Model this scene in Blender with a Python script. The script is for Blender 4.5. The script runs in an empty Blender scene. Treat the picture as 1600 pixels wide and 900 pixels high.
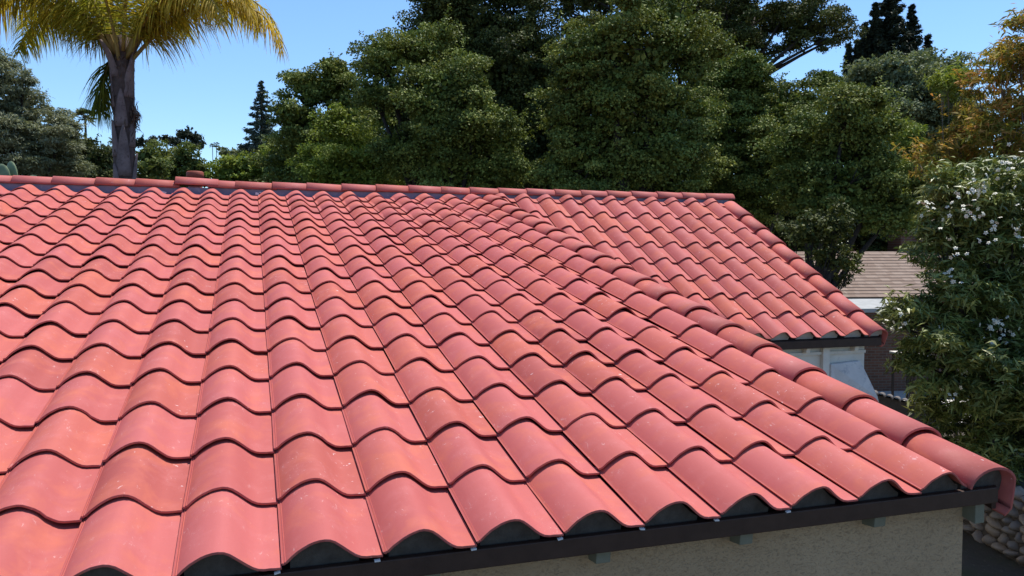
import bpy, math, random
import numpy as np
from mathutils import Matrix, Vector

sc = bpy.context.scene
COL = sc.collection
R = math.radians
random.seed(4)
rng = np.random.default_rng(11)

# ---------------------------------------------------------------- camera, sky, sun, exposure
CAM = np.array([0.238, -2.4686, 0.9553])
YAW, PITCH, FPX = R(-18.017), R(-2.6143), 1245.67
cd = bpy.data.cameras.new('camera'); cam = bpy.data.objects.new('camera', cd); COL.objects.link(cam)
cam.location = CAM; cam.rotation_euler = (math.pi/2 + PITCH, 0, YAW)
cd.sensor_width = 36; cd.lens = 36*FPX/1600; cd.clip_start = 0.05; cd.clip_end = 6000
sc.camera = cam
SUN_EL, SUN_AZ = R(70), R(55)          # azimuth from +Y towards +X
w = bpy.data.worlds.new('World'); sc.world = w; w.use_nodes = True
nt = w.node_tree; bg = nt.nodes['Background']
sky = nt.nodes.new('ShaderNodeTexSky'); sky.sky_type = 'NISHITA'; sky.sun_disc = False
sky.sun_elevation = SUN_EL; sky.sun_rotation = SUN_AZ
sky.air_density = 1.15; sky.dust_density = 0.0; sky.ozone_density = 10.0; sky.altitude = 0
nt.links.new(sky.outputs[0], bg.inputs[0]); bg.inputs[1].default_value = 0.15
sl = bpy.data.lights.new('sun', 'SUN'); sun = bpy.data.objects.new('sun', sl); COL.objects.link(sun)
sl.energy = 5.0; sl.angle = R(0.53); sl.color = (1, .955, .89)
sun.rotation_euler = (math.pi/2 - SUN_EL, 0, -SUN_AZ + math.pi)
sun.location = (0, 0, 30)
tosun = Vector((math.sin(SUN_AZ)*math.cos(SUN_EL), math.cos(SUN_AZ)*math.cos(SUN_EL), math.sin(SUN_EL)))
sun.rotation_euler = tosun.to_track_quat('Z', 'Y').to_euler()
sc.view_settings.view_transform = 'Standard'; sc.view_settings.look = 'None'
sc.view_settings.exposure = 0.34; sc.view_settings.gamma = 1.0; sc.view_settings.use_curve_mapping = False
sc.cycles.max_bounces = 8; sc.cycles.transparent_max_bounces = 8

cy, sy, cp, sp = math.cos(YAW), math.sin(YAW), math.cos(PITCH), math.sin(PITCH)
RM = np.array([[cy, -sy, 0], [sy, cy, 0], [0, 0, 1]]) @ np.array([[1, 0, 0], [0, cp, -sp], [0, sp, cp]])
def at(u, v, D):
    """survey helper: world point at forward distance D seen at photo pixel (u, v)"""
    return CAM + RM @ np.array([(u-800)/FPX, 1, (450-v)/FPX])*D
def pix(p):
    d = RM.T @ (np.asarray(p)-CAM)
    return (800+FPX*d[0]/d[1], 450-FPX*d[2]/d[1], d[1])
GZ = -2.7

# ---------------------------------------------------------------- materials
MATS = {}
def mat(name, build=None):
    if name in MATS: return MATS[name]
    m = bpy.data.materials.new(name); m.use_nodes = True
    MATS[name] = m
    return m
class NB:
    def __init__(s, name):
        s.m = bpy.data.materials.new(name); s.m.use_nodes = True; MATS[name] = s.m
        s.t = s.m.node_tree; s.b = s.t.nodes['Principled BSDF']
    def n(s, typ, **k):
        x = s.t.nodes.new(typ)
        for a, v in k.items(): setattr(x, a, v)
        return x
    def l(s, a, b): s.t.links.new(a, b)
    def noise(s, vec, scale, detail=4, rough=.55, dist=0):
        x = s.n('ShaderNodeTexNoise'); x.inputs['Scale'].default_value = scale
        x.inputs['Detail'].default_value = detail; x.inputs['Roughness'].default_value = rough
        x.inputs['Distortion'].default_value = dist
        if vec is not None: s.l(vec, x.inputs['Vector'])
        return x.outputs['Fac']
    def ramp(s, fac, stops):
        x = s.n('ShaderNodeValToRGB'); e = x.color_ramp.elements
        while len(e) < len(stops): e.new(.5)
        for i, (p, c) in enumerate(stops):
            e[i].position = p; e[i].color = (*c, 1) if len(c) == 3 else c
        s.l(fac, x.inputs['Fac']); return x.outputs['Color']
    def mix(s, fac, a, b, blend='MIX'):
        x = s.n('ShaderNodeMix', data_type='RGBA', blend_type=blend)
        for sock, v in ((0, fac), (6, a), (7, b)):
            if hasattr(v, 'links'): s.l(v, x.inputs[sock])
            else: x.inputs[sock].default_value = v if sock == 0 else (*v, 1)
        return x.outputs[2]
    def math(s, op, a, b=0, clamp=False):
        x = s.n('ShaderNodeMath', operation=op, use_clamp=clamp)
        for i, v in enumerate((a, b)):
            if hasattr(v, 'links'): s.l(v, x.inputs[i])
            else: x.inputs[i].default_value = v
        return x.outputs[0]
    def mapr(s, f, a, b, c, d):
        x = s.n('ShaderNodeMapRange')
        for i, v in enumerate((a, b, c, d)): x.inputs[i+1].default_value = v
        s.l(f, x.inputs[0]); return x.outputs[0]
    def vscale(s, vec, sx):
        x = s.n('ShaderNodeMapping'); x.inputs['Scale'].default_value = sx; s.l(vec, x.inputs[0]); return x.outputs[0]
    def bump(s, h, strength, dist):
        x = s.n('ShaderNodeBump'); x.inputs['Strength'].default_value = strength; x.inputs['Distance'].default_value = dist
        s.l(h, x.inputs['Height']); s.l(x.outputs[0], s.b.inputs['Normal'])
    def col(s, c): s.l(c, s.b.inputs['Base Color'])
    def rough(s, r, spec=.4):
        if hasattr(r, 'links'): s.l(r, s.b.inputs['Roughness'])
        else: s.b.inputs['Roughness'].default_value = r
        s.b.inputs['Specular IOR Level'].default_value = spec
    def objvec(s): return s.n('ShaderNodeTexCoord').outputs['Object']
    def pos(s): return s.n('ShaderNodeNewGeometry').outputs['Position']

def tile_material(name, a, b, c, streak=(30, 3, 30)):
    m = NB(name)
    oi = m.n('ShaderNodeObjectInfo').outputs['Random']
    ge = m.n('ShaderNodeNewGeometry')
    rnd = m.math('FRACT', m.math('ADD', m.math('MULTIPLY', oi, 7.31), m.math('MULTIPLY', ge.outputs['Random Per Island'], 3.7)))
    add = m.n('ShaderNodeVectorMath', operation='ADD')
    cmb = m.n('ShaderNodeCombineXYZ')
    for k, f in enumerate((37., 91., 53.)): m.l(m.math('MULTIPLY', rnd, f), cmb.inputs[k])
    m.l(m.objvec(), add.inputs[0]); m.l(cmb.outputs[0], add.inputs[1])
    v = add.outputs[0]
    big = m.noise(v, 5, 4, .6, .4)
    stre = m.noise(m.vscale(v, (38, 5, 38)), 1, 3, .6)
    base = m.ramp(rnd, [(0, a), (.45, b), (.85, c), (1, (a[0]*.86, a[1]*.84, a[2]*.82))])
    orange = m.math('MULTIPLY', m.mapr(big, .5, .72, 0, 1), .55)
    base = m.mix(orange, base, (.58, .165, .085))
    pink = m.mapr(m.noise(v, 9, 3, .6), .5, .8, 0, .4)
    base = m.mix(pink, base, (.53, .175, .165))
    base = m.mix(m.mapr(stre, .45, .8, 0, .22), base, (.36, .085, .07))
    # chalk scuffs and cement flecks
    sc1 = m.math('MULTIPLY', m.mapr(m.noise(m.vscale(v, (60, 22, 60)), 1, 5, .7, 1.2), .60, .76, 0, 1), m.mapr(m.noise(v, 9, 2, .5), .50, .64, 0, .75))
    base = m.mix(sc1, base, (.72, .55, .5))
    sc2 = m.mapr(m.noise(v, 85, 2, .5), .74, .79, 0, .6)
    base = m.mix(sc2, base, (.70, .40, .27))
    sc3 = m.math('MULTIPLY', m.mapr(m.noise(v, 26, 4, .65, .6), .66, .73, 0, 1), m.mapr(rnd, .45, .9, 0, .85))
    base = m.mix(sc3, base, (.78, .68, .66))
    dirt = m.mapr(m.noise(v, 60, 3, .6), .68, .8, 0, .3)
    base = m.mix(dirt, base, (.25, .07, .05))
    fine = m.noise(v, 420, 2, .6)
    base = m.mix(m.mapr(fine, .3, .75, 0, .30), base, (.38, .10, .085))
    m.col(base)
    m.rough(m.mapr(big, .3, .7, .62, .78), .18)
    m.bump(m.math('ADD', m.math('MULTIPLY', fine, .6), m.math('MULTIPLY', m.noise(v, 60, 3), .8)), .25, .002)
    return m.m
T1 = tile_material('tile_clay', (.395, .092, .080), (.450, .114, .104), (.455, .112, .076))
T2 = tile_material('tile_clay_ridge', (.41, .105, .091), (.455, .124, .110), (.435, .106, .080))

def simple(name, c1, c2, scale=8, rough=.8, bump=0, bscale=60, spec=.3, detail=5, world=True, c3=None):
    m = NB(name); v = m.pos() if world else m.objvec()
    f = m.noise(v, scale, detail, .6)
    c = m.ramp(f, [(.3, c1), (.7, c2)])
    if c3 is not None:
        c = m.mix(m.mapr(m.noise(v, scale*4.3, 4, .65), .55, .72, 0, .8), c, c3)
    m.col(c); m.rough(rough, spec)
    if bump: m.bump(m.noise(v, bscale, 4, .65), bump, .01)
    return m.m
def stucco():
    m = NB('stucco'); v = m.pos()
    c = m.ramp(m.noise(v, 2.2, 4), [(.3, (.36, .25, .145)), (.7, (.44, .315, .19))])
    pits = m.mapr(m.noise(m.vscale(v, (1, 1, 1.9)), 75, 4, .7, .8), .33, .47, 1, 0)
    c = m.mix(m.math('MULTIPLY', pits, .55), c, (.20, .15, .10))
    stain = m.math('MULTIPLY', m.mapr(m.noise(v, 9, 3, .7), .66, .74, 0, 1), m.mapr(m.noise(v, 60, 3, .6), .5, .65, 0, .7))
    c = m.mix(stain, c, (.10, .08, .06))
    m.col(c); m.rough(.92, .15)
    h = m.math('SUBTRACT', m.noise(v, 75, 5, .7, .6), m.math('MULTIPLY', pits, .5))
    m.bump(h, .6, .008); return m.m
STUCCO = stucco()
FASCIA = simple('fascia_paint', (.034, .017, .011), (.052, .027, .018), 12, .55, .15, 40)
DECK = simple('underlay_felt', (.020, .012, .011), (.035, .022, .019), 10, .9)
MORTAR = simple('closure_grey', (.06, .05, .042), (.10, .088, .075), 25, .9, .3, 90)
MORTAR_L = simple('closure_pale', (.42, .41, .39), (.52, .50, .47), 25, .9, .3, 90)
RAFTER = simple('rafter_paint', (.15, .15, .105), (.19, .19, .14), 20, .6)
FLASH = simple('flashing_lead', (.155, .155, .215), (.22, .215, .29), 6, .6, .1, 30, c3=(.30, .29, .33))
WHITEP = simple('white_paint', (.60, .56, .47), (.70, .65, .56), 5, .6, .1, 30, c3=(.5, .44, .38))
CLIP = simple('clip_metal', (.6, .6, .6), (.7, .7, .7), 30, .4)
BARK = simple('oak_bark', (.02, .016, .013), (.045, .037, .03), 14, .9, .6, 30)
TWIG = simple('twig_bark', (.14, .11, .085), (.22, .18, .14), 14, .9)
PALMTR = simple('palm_trunk_fibre', (.05, .034, .03), (.11, .075, .07), 9, .9, .7, 40, c3=(.05, .035, .03))
BOOT = simple('palm_boot', (.13, .092, .088), (.23, .17, .165), 7, .85, .5, 40, c3=(.07, .045, .042))
STONEC = None
def stone_mat():
    m = NB('river_stone'); oi = m.n('ShaderNodeObjectInfo').outputs['Random']; v = m.objvec()
    c = m.ramp(oi, [(0, (.27, .22, .17)), (.4, (.36, .29, .22)), (.7, (.22, .20, .18)), (1, (.40, .30, .22))])
    c = m.mix(m.mapr(m.noise(v, 9, 5, .6), .4, .75, 0, .6), c, (.16, .14, .12))
    m.col(c); m.rough(.8, .3); m.bump(m.noise(v, 14, 4), .3, .02); return m.m
STONE = stone_mat()
WALLM = simple('dark_mortar', (.06, .052, .045), (.11, .095, .08), 12, .95, .5, 40)
def ground_mat():
    m = NB('ground_soil'); v = m.pos()
    c = m.ramp(m.noise(v, .6, 6, .6), [(.3, (.055, .045, .034)), (.55, (.095, .08, .06)), (.75, (.07, .075, .035))])
    c = m.mix(m.mapr(m.noise(v, 17, 3, .6), .64, .7, 0, .7), c, (.22, .18, .13))
    m.col(c); m.rough(.95, .1); m.bump(m.noise(v, 9, 6, .65), .5, .05); return m.m
def patio_mat():
    m = NB('patio_concrete'); v = m.pos()
    c = m.ramp(m.noise(v, 1.1, 6, .6), [(.3, (.46, .43, .38)), (.7, (.58, .55, .49))])
    c = m.mix(m.mapr(m.noise(v, 8, 4, .6), .58, .7, 0, .5), c, (.30, .27, .23))
    m.col(c); m.rough(.9, .2); return m.m
def brick_mat():
    m = NB('old_brick'); v = m.objvec()
    b = m.n('ShaderNodeTexBrick'); b.inputs['Scale'].default_value = 1
    b.inputs['Brick Width'].default_value = .21; b.inputs['Row Height'].default_value = .072; b.inputs['Mortar Size'].default_value = .01
    b.inputs['Color1'].default_value = (.10, .05, .035, 1); b.inputs['Color2'].default_value = (.15, .075, .052, 1); b.inputs['Mortar'].default_value = (.13, .11, .09, 1)
    mp = m.n('ShaderNodeMapping'); mp.inputs['Rotation'].default_value = (math.pi/2, 0, 0); m.l(v, mp.inputs[0]); m.l(mp.outputs[0], b.inputs['Vector'])
    m.col(b.outputs['Color']); m.rough(.9, .15); return m.m
BRICK = brick_mat()
def shingle_mat():
    m = NB('shingle'); v = m.objvec(); oi = m.n('ShaderNodeObjectInfo').outputs['Random']
    b = m.n('ShaderNodeTexVoronoi'); b.inputs['Scale'].default_value = 1
    mp = m.n('ShaderNodeMapping'); mp.inputs['Scale'].default_value = (5.5, .01, .01); m.l(v, mp.inputs[0])
    off = m.n('ShaderNodeVectorMath', operation='ADD'); cmb = m.n('ShaderNodeCombineXYZ'); m.l(m.math('MULTIPLY', oi, 40), cmb.inputs[0])
    m.l(mp.outputs[0], off.inputs[0]); m.l(cmb.outputs[0], off.inputs[1]); m.l(off.outputs[0], b.inputs['Vector'])
    sep = m.n('ShaderNodeSeparateColor'); m.l(b.outputs['Color'], sep.inputs[0])
    c = m.ramp(sep.outputs[0], [(0, (.23, .17, .135)), (.5, (.27, .205, .165)), (1, (.305, .235, .19))])
    c = m.mix(m.mapr(m.noise(m.pos(), 70, 3, .7), .45, .75, 0, .4), c, (.12, .085, .07))
    m.col(c); m.rough(.95, .1); return m.m
SHING = shingle_mat()
TERRA = simple('terracotta_dark', (.22, .045, .028), (.30, .07, .04), 9, .7)
PORCH = simple('porch_roof_coating', (.27, .28, .28), (.38, .39, .39), 3, .7, c3=(.3, .3, .29))
DARKWOOD = simple('dark_eave', (.03, .022, .018), (.05, .038, .03), 6, .8)

def leaf_material(name, c1, c2, c3, trans=.35, rough=.6, spec=.12):
    m = NB(name)
    at_ = m.n('ShaderNodeAttribute', attribute_name='tint')
    c = m.ramp(at_.outputs['Fac'], [(0, c1), (.5, c2), (1, c3)])
    n = m.noise(m.pos(), 1.1, 3, .5)
    hs = m.n('ShaderNodeHueSaturation'); m.l(c, hs.inputs['Color']); m.l(m.mapr(n, .3, .7, .485, .512), hs.inputs['Hue'])
    m.l(m.mapr(m.noise(m.pos(), 2.3, 3, .5), .3, .7, .75, 1.25), hs.inputs['Value'])
    c = hs.outputs[0]
    m.col(c); m.rough(rough, spec)
    tr = m.n('ShaderNodeBsdfTranslucent'); 
    tc = m.mix(1.0, c, (1.0, 1.0, .55), 'MULTIPLY'); m.l(tc, tr.inputs['Color'])
    mx = m.n('ShaderNodeMixShader'); mx.inputs[0].default_value = trans
    m.l(m.b.outputs[0], mx.inputs[1]); m.l(tr.outputs[0], mx.inputs[2])
    out = m.t.nodes['Material Output']; m.l(mx.outputs[0], out.inputs['Surface'])
    return m.m
LF = {
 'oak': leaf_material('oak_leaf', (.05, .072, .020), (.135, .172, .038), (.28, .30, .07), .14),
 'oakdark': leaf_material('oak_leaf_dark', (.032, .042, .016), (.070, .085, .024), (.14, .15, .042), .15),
 'bright': leaf_material('bright_leaf', (.085, .12, .022), (.17, .225, .038), (.27, .31, .06), .28),
 'olive': leaf_material('olive_leaf', (.12, .135, .07), (.20, .215, .12), (.31, .325, .21), .2),
 'grey': leaf_material('greygreen_leaf', (.10, .125, .06), (.17, .20, .10), (.25, .28, .155), .25),
 'hedge': leaf_material('hedge_leaf', (.065, .09, .024), (.12, .15, .036), (.19, .205, .058), .3),
 'conifer': leaf_material('conifer_needle', (.018, .026, .016), (.034, .044, .026), (.06, .07, .042), .1),
 'spruce': leaf_material('redwood_needle', (.045, .065, .050), (.07, .095, .072), (.10, .125, .095), .15),
 'oleander': leaf_material('oleander_leaf', (.05, .07, .02), (.14, .17, .038), (.32, .33, .10), .14, .45, .3),
 'gold': leaf_material('gold_leaf', (.10, .14, .030), (.29, .255, .048), (.56, .26, .09), .35),
 'palm': leaf_material('palm_leaflet', (.10, .14, .024), (.25, .255, .035), (.58, .42, .055), .48),
 'fan': leaf_material('fan_palm_leaf', (.045, .065, .03), (.07, .095, .04), (.11, .13, .06), .2),
}
FLOWER = simple('white_petal', (.62, .58, .44), (.74, .70, .56), 30, .6)
CACTUS = simple('cactus_pad', (.13, .18, .09), (.20, .25, .13), 10, .6)

# ---------------------------------------------------------------- object helpers
def tag(o, label=None, cat=None, group=None, kind=None):
    if label: o['label'] = label
    if cat: o['category'] = cat
    if group: o['group'] = group
    if kind: o['kind'] = kind
    return o
def mesh(name, verts, faces, m=None, smooth=False):
    me = bpy.data.meshes.new(name); me.from_pydata([tuple(map(float, v)) for v in verts], [], faces); me.update()
    if m: me.materials.append(m)
    if smooth: me.polygons.foreach_set('use_smooth', [True]*len(me.polygons))
    return me
def link(name, me, parent=None, base=None):
    o = bpy.data.objects.new(name, me); COL.objects.link(o)
    if parent is not None:
        o.parent = parent
        if base is not None: o.matrix_parent_inverse = Matrix.Translation(-Vector(base))
    return o
def empty(name, loc):
    o = bpy.data.objects.new(name, None); COL.objects.link(o); o.location = tuple(float(x) for x in loc); o.empty_display_size = .2
    return o
def box(x0, x1, y0, y1, z0, z1):
    v = [(x, y, z) for z in (z0, z1) for y in (y0, y1) for x in (x0, x1)]
    f = [(0, 2, 3, 1), (4, 5, 7, 6), (0, 1, 5, 4), (2, 6, 7, 3), (0, 4, 6, 2), (1, 3, 7, 5)]
    return v, f
def bevel(o, wd, seg=2):
    b = o.modifiers.new('bevel', 'BEVEL'); b.width = wd; b.segments = seg; b.limit_method = 'ANGLE'; return o
def prism_x(poly, x0, x1):
    """polygon of (y, z) extruded along X"""
    n = len(poly)
    v = [(x0, y, z) for y, z in poly] + [(x1, y, z) for y, z in poly]
    f = [tuple(range(n))[::-1], tuple(range(n, 2*n))] + [(i, (i+1) % n, n+(i+1) % n, n+i) for i in range(n)]
    return v, f
def merge(*vf):
    V, F = [], []
    for v, f in vf:
        k = len(V); V += list(v); F += [tuple(i+k for i in q) for q in f]
    return V, F
def tube(pts, rad, seg=8):
    pts = [Vector(p) for p in pts]; V, F = [], []
    up = Vector((.3, .1, 1)).normalized()
    for i, p in enumerate(pts):
        t = (pts[min(i+1, len(pts)-1)]-pts[max(i-1, 0)]).normalized()
        a = t.cross(Vector((1, .2, 0)) if abs(t.z) > .8 else up).normalized(); b = t.cross(a)
        for k in range(seg):
            an = 2*math.pi*k/seg; V.append(p + (a*math.cos(an)+b*math.sin(an))*rad[i])
    for i in range(len(pts)-1):
        for k in range(seg):
            F.append((i*seg+k, i*seg+(k+1) % seg, (i+1)*seg+(k+1) % seg, (i+1)*seg+k))
    F.append(tuple(range(seg))[::-1]); F.append(tuple((len(pts)-1)*seg+k for k in range(seg)))
    return V, F

# ---------------------------------------------------------------- ground
def sheet(name, poly, z, m, **k):
    o = link(name, mesh(name, [(x, y, z) for x, y in poly], [tuple(range(len(poly)))], m)); tag(o, **k); return o
sheet('ground', [(-3000, -3000), (3000, -3000), (3000, 3000), (-3000, 3000)], GZ, ground_mat(), kind='structure')
sheet('added_bounce_ground', [(-14, -16), (4.2, -16), (4.2, -.1), (-14, -.1)], GZ+.012, simple('bounce_ground_dark', (.045, .042, .038), (.07, .064, .056), 1.2, .9), kind='structure')  # added out of view to set bounce on front wall; dark keeps it low
A, B = at(1330, 598, 22), at(1520, 598, 22)
pat = [at(1300, 640, 17.5), at(1500, 640, 16.5), at(1560, 600, 21.5), at(1320, 600, 21.5)]
sheet('patio', [(p[0], p[1]) for p in pat], GZ+.012, patio_mat(), kind='structure')

# ---------------------------------------------------------------- the tiled house
W, E, TH = .305, .3935, R(12.556)
TH2, OY2, OZ2, X2 = R(28.8), 4.40, .068, 6.475
HB = (1.0, 5.0, GZ)
house = tag(empty('tiled_house', HB), 'house under a wavy terracotta red tile roof filling the foreground', 'house')
HH, TT, LEN = .076, .0075, .452

def tile_profile(h=None):
    Hh = h or HH
    pts = [(.0020, .0095), (.0065, .0120), (.0080, .0100), (.0130, .0150), (.0145, .0135)]
    x0, xc, xv, xr = .0145, .130, .258, .3085
    for k in range(1, 8):
        u = k/7; pts.append((x0+(xc-x0)*u, .0135+(Hh-.0135)*math.sin(math.pi/2*u)**.86))
    for k in range(1, 9):
        u = k/8; pts.append((xc+(xv-xc)*u, Hh*(1+math.cos(math.pi*u))/2))
    for k in range(1, 4):
        u = k/3; pts.append((xv+(xr-xv)*u, -.001*u))
    return pts
def sheet_tile(name, prof, length, t, m, taper=0., nose=.0012, tilt=0., sharp=(), wob=None):
    """a curved tile: profile (x, z) swept along +y, with thickness, rounded nose"""
    n = len(prof); V, F = [], []
    nr = []
    for i in range(n):
        a, b = prof[max(i-1, 0)], prof[min(i+1, n-1)]
        dx, dz = b[0]-a[0], b[1]-a[1]; L = math.hypot(dx, dz) or 1; nr.append((-dz/L, dx/L))
    cx = sum(p[0] for p in prof)/n
    rows = [(0., -t), (0., -.35*t), (nose, 0.), (length*.5, 0.), (length, 0.), (length, -t)]   # (y, offset along normal); last two close the head
    for (y, o) in rows:
        k = 1-taper*y/length
        for i in range(n):
            V.append((cx+(prof[i][0]-cx+nr[i][0]*o)*k, y+(wob[i] if wob and y < .01 else 0), (prof[i][1]+nr[i][1]*o)*(1-(1-k)*.6)+(tilt*(1-y/LEN) if tilt else 0)))
    for r in range(len(rows)-1):
        for i in range(n-1):
            F.append((r*n+i, r*n+i+1, (r+1)*n+i+1, (r+1)*n+i))
    l = len(rows)-1
    for i in range(n-1): F.append((l*n+i, l*n+i+1, i+1, i))
    F.append(tuple(r*n for r in range(l+1))); F.append(tuple(r*n+n-1 for r in range(l+1))[::-1])
    me = mesh(name, V, F, m)
    sm = []
    for p in me.polygons:
        ys = [me.vertices[v].co.y for v in p.vertices]
        sm.append(len(p.vertices) == 4 and (max(ys)-min(ys)) > .05)
    me.polygons.foreach_set('use_smooth', sm)
    if sharp:
        S_ = set(sharp)
        for e in me.edges:
            a, b = e.vertices
            if a % n == b % n and a % n in S_: e.use_edge_sharp = True
    return me
PROF = tile_profile()
def variants(name, length, cut=9., k=5):
    out = []
    for q in range(k):
        r = random.Random(q*7+3); P_ = [p for p in tile_profile(HH*(1+r.uniform(-.035, .035))) if p[0] < cut]
        wob = [r.uniform(-.0009, .0009)+.0015*math.sin(i*.5+q*1.7) for i in range(len(P_))]
        if q == 4:
            c = r.randrange(12, len(P_)-3)
            if c < len(P_): wob[c] += .006; wob[c-1] += .003        # a chipped nose
        out.append(sheet_tile(name, P_, length, TT, T1, tilt=.021, sharp=(1, 2, 3, 4), wob=wob))
    return out
tile_me = variants('roof_tile', LEN); tile_top = variants('roof_tile_top', .325, k=3); tile_stub = variants('roof_tile_stub', .10, k=2); tile_half = variants('roof_tile_cut', LEN, .255, 4)

def slope_matrix(x, s, oy, oz, th, lift=0.):
    """tile frame: x along the eave, y up the slope, z normal"""
    base = Matrix.Translation((x, oy+s*math.cos(th), oz+s*math.sin(th)))
    return base @ Matrix.Rotation(th, 4, 'X') @ Matrix.Translation((0, 0, lift))

# roof deck (thin felt-covered solid under the tiles)
RY, RZ = 7.36, 7.36*math.tan(TH)
RX0 = -5.6
d = .058
deck_near = prism_x([(.06, .06*math.tan(TH)-d), (RY, RZ-d), (RY, RZ-d-.09), (.06, .06*math.tan(TH)-d-.03)], RX0, 3.175)
zf = lambda y: OZ2+(y-OY2)*math.tan(TH2)
deck_far = prism_x([(OY2+.05, zf(OY2+.05)-d), (RY, zf(RY)-d-.004), (RY, zf(RY)-d-.10), (OY2+.05, zf(OY2+.05)-d-.03)], 3.178, 6.66)
deck_rear = prism_x([(RY+.002, RZ-d), (RY+4.2, RZ-d-1.7), (RY+4.2, RZ-d-1.8), (RY+.002, RZ-d-.1)], RX0, 6.665)
roof = link('roof', mesh('roof', *merge(deck_near, deck_far, deck_rear), DECK), house, HB)
RB = None   # the roof part's frame is the world frame

def jitter(loc=.0022, ang=.4):
    return (Matrix.Translation((random.uniform(-loc, loc), random.uniform(-loc*1.6, loc*1.6), random.uniform(0, loc*.8)))
            @ Matrix.Rotation(R(random.uniform(-ang, ang)), 4, 'Z') @ Matrix.Rotation(R(random.uniform(-.6, .15) if random.random() > .06 else random.uniform(-1.4, -.7)), 4, 'X') @ Matrix.Rotation(R(random.uniform(-ang, ang)), 4, 'Y'))
tiles = []
for j in range(19):
    for i in range(-18, 10):
        M = slope_matrix(i*W, j*E, 0, 0, TH, -.019) @ jitter()
        tiles.append((M, random.choice(tile_half if i == 9 else tile_top if j == 18 else tile_me), i*W, j))
for j in range(9):
    for k in range(12):
        x = X2-(k+1)*W
        if x < 3.0: continue
        tiles.append((slope_matrix(x, j*E, OY2, OZ2, TH2, -.019) @ jitter(), random.choice(tile_stub if j == 8 else tile_me), x, 100+j))
vis, hid = [], []
for t in tiles:
    q = [pix(t[0] @ Vector(c)) for c in ((.02, 0, .02), (.29, 0, .01), (.29, E, 0), (.02, E, .02))]
    us = [min(max(a[0], 0), 1600) for a in q]; vs = [min(max(a[1], 0), 900) for a in q]
    ar = abs(sum(us[a]*vs[(a+1) % 4]-us[(a+1) % 4]*vs[a] for a in range(4)))/2
    if t[3] >= 100:   # the part of the far slope that the near verge hides
        x, y, z = t[0] @ Vector((.3, 0, 0))
        if x < 3.25 + (7.2-y)*.72: ar = min(ar, 1.0)
    (vis if ar > 40 and all(a[2] > .3 for a in q) else hid).append((ar, t))
vis.sort(key=lambda a: -a[0])
print('visible roof tiles', len(vis), 'others', len(hid))
NMAX = 305
for ar, t in vis[:NMAX]:
    o = link('roof_tile', t[1], roof, RB); o.matrix_basis = t[0]
rest = [t for a, t in vis[NMAX:]+hid]
V, F, S = [], [], []
for M, me, x, j in rest:
    k = len(V); V += [M @ v.co for v in me.vertices]; F += [tuple(i+k for i in p.vertices) for p in me.polygons]; S += [p.use_smooth for p in me.polygons]
rm = mesh('roof_tile_rest', V, F, T1); rm.polygons.foreach_set('use_smooth', S)
tag(link('outlying_roof_tiles', rm, roof, RB), kind='stuff')

# ridge caps, left end of each lapped over its neighbour
def arc(r, a0, a1, n, cx=0., cz=0., sx=1.): return [(cx+sx*r*math.cos(R(a0+(a1-a0)*k/n)), cz+r*math.sin(R(a0+(a1-a0)*k/n))) for k in range(n+1)]
cap_me = sheet_tile('ridge_tile', arc(.105, 172, 8, 14), .455, .013, T2, taper=.12)
joints = [-2.60, -2.19, -1.81, -1.39, -.99, -.60, -.24, .06, .47, .86, 1.27, 1.68, 2.08, 2.49, 2.86, 3.24, 3.62, 4.01, 4.38, 4.76, 5.12, 5.51, 5.89, 6.26]
joints = [-2.60-.41*k for k in range(7, 0, -1)] + joints
RCZ = 1.662
for k, x in enumerate(joints):
    M = Matrix.Translation((x, 7.37, RCZ+.010+random.uniform(-.004, .004))) @ Matrix.Rotation(-math.pi/2, 4, 'Z') @ Matrix.Rotation(R(-1.1+random.uniform(-.5, .5)), 4, 'X') @ Matrix.Rotation(R(random.uniform(-1.5, 1.5)), 4, 'Y')
    if abs(x+.60) < .01: M = Matrix.Translation((-.58, 7.36, RCZ+.040)) @ Matrix.Rotation(-math.pi/2, 4, 'Z') @ Matrix.Rotation(R(-1.5), 4, 'X')
    if abs(x-6.26) < .01: M = Matrix.Translation((x, 7.37, RCZ+.006)) @ Matrix.Rotation(-math.pi/2, 4, 'Z') @ Matrix.Rotation(R(1.2), 4, 'X')
    o = link('ridge_tile', cap_me, roof, RB); o.matrix_basis = M
# lead flashing board closing the gap under the caps
link('ridge_flashing', mesh('ridge_flashing', *box(RX0, 6.62, 7.30, 7.36, RZ-.06, RCZ+.02), FLASH), roof, RB)
for x in (-.86, -.76, .28, -.58+.9, 2.55, 3.2):
    v, f = box(x, x+.09, 7.262, 7.268, 1.607+.0, 1.635)
    b = link('flashing_scrap', mesh('flashing_scrap', v, f, CLIP), roof, RB)
    b.matrix_basis = Matrix.Translation((x+.04, 7.26, 1.62)) @ Matrix.Rotation(R(random.uniform(-25, 25)), 4, 'Y') @ Matrix.Translation((-x-.04, -7.26, -1.62))

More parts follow.
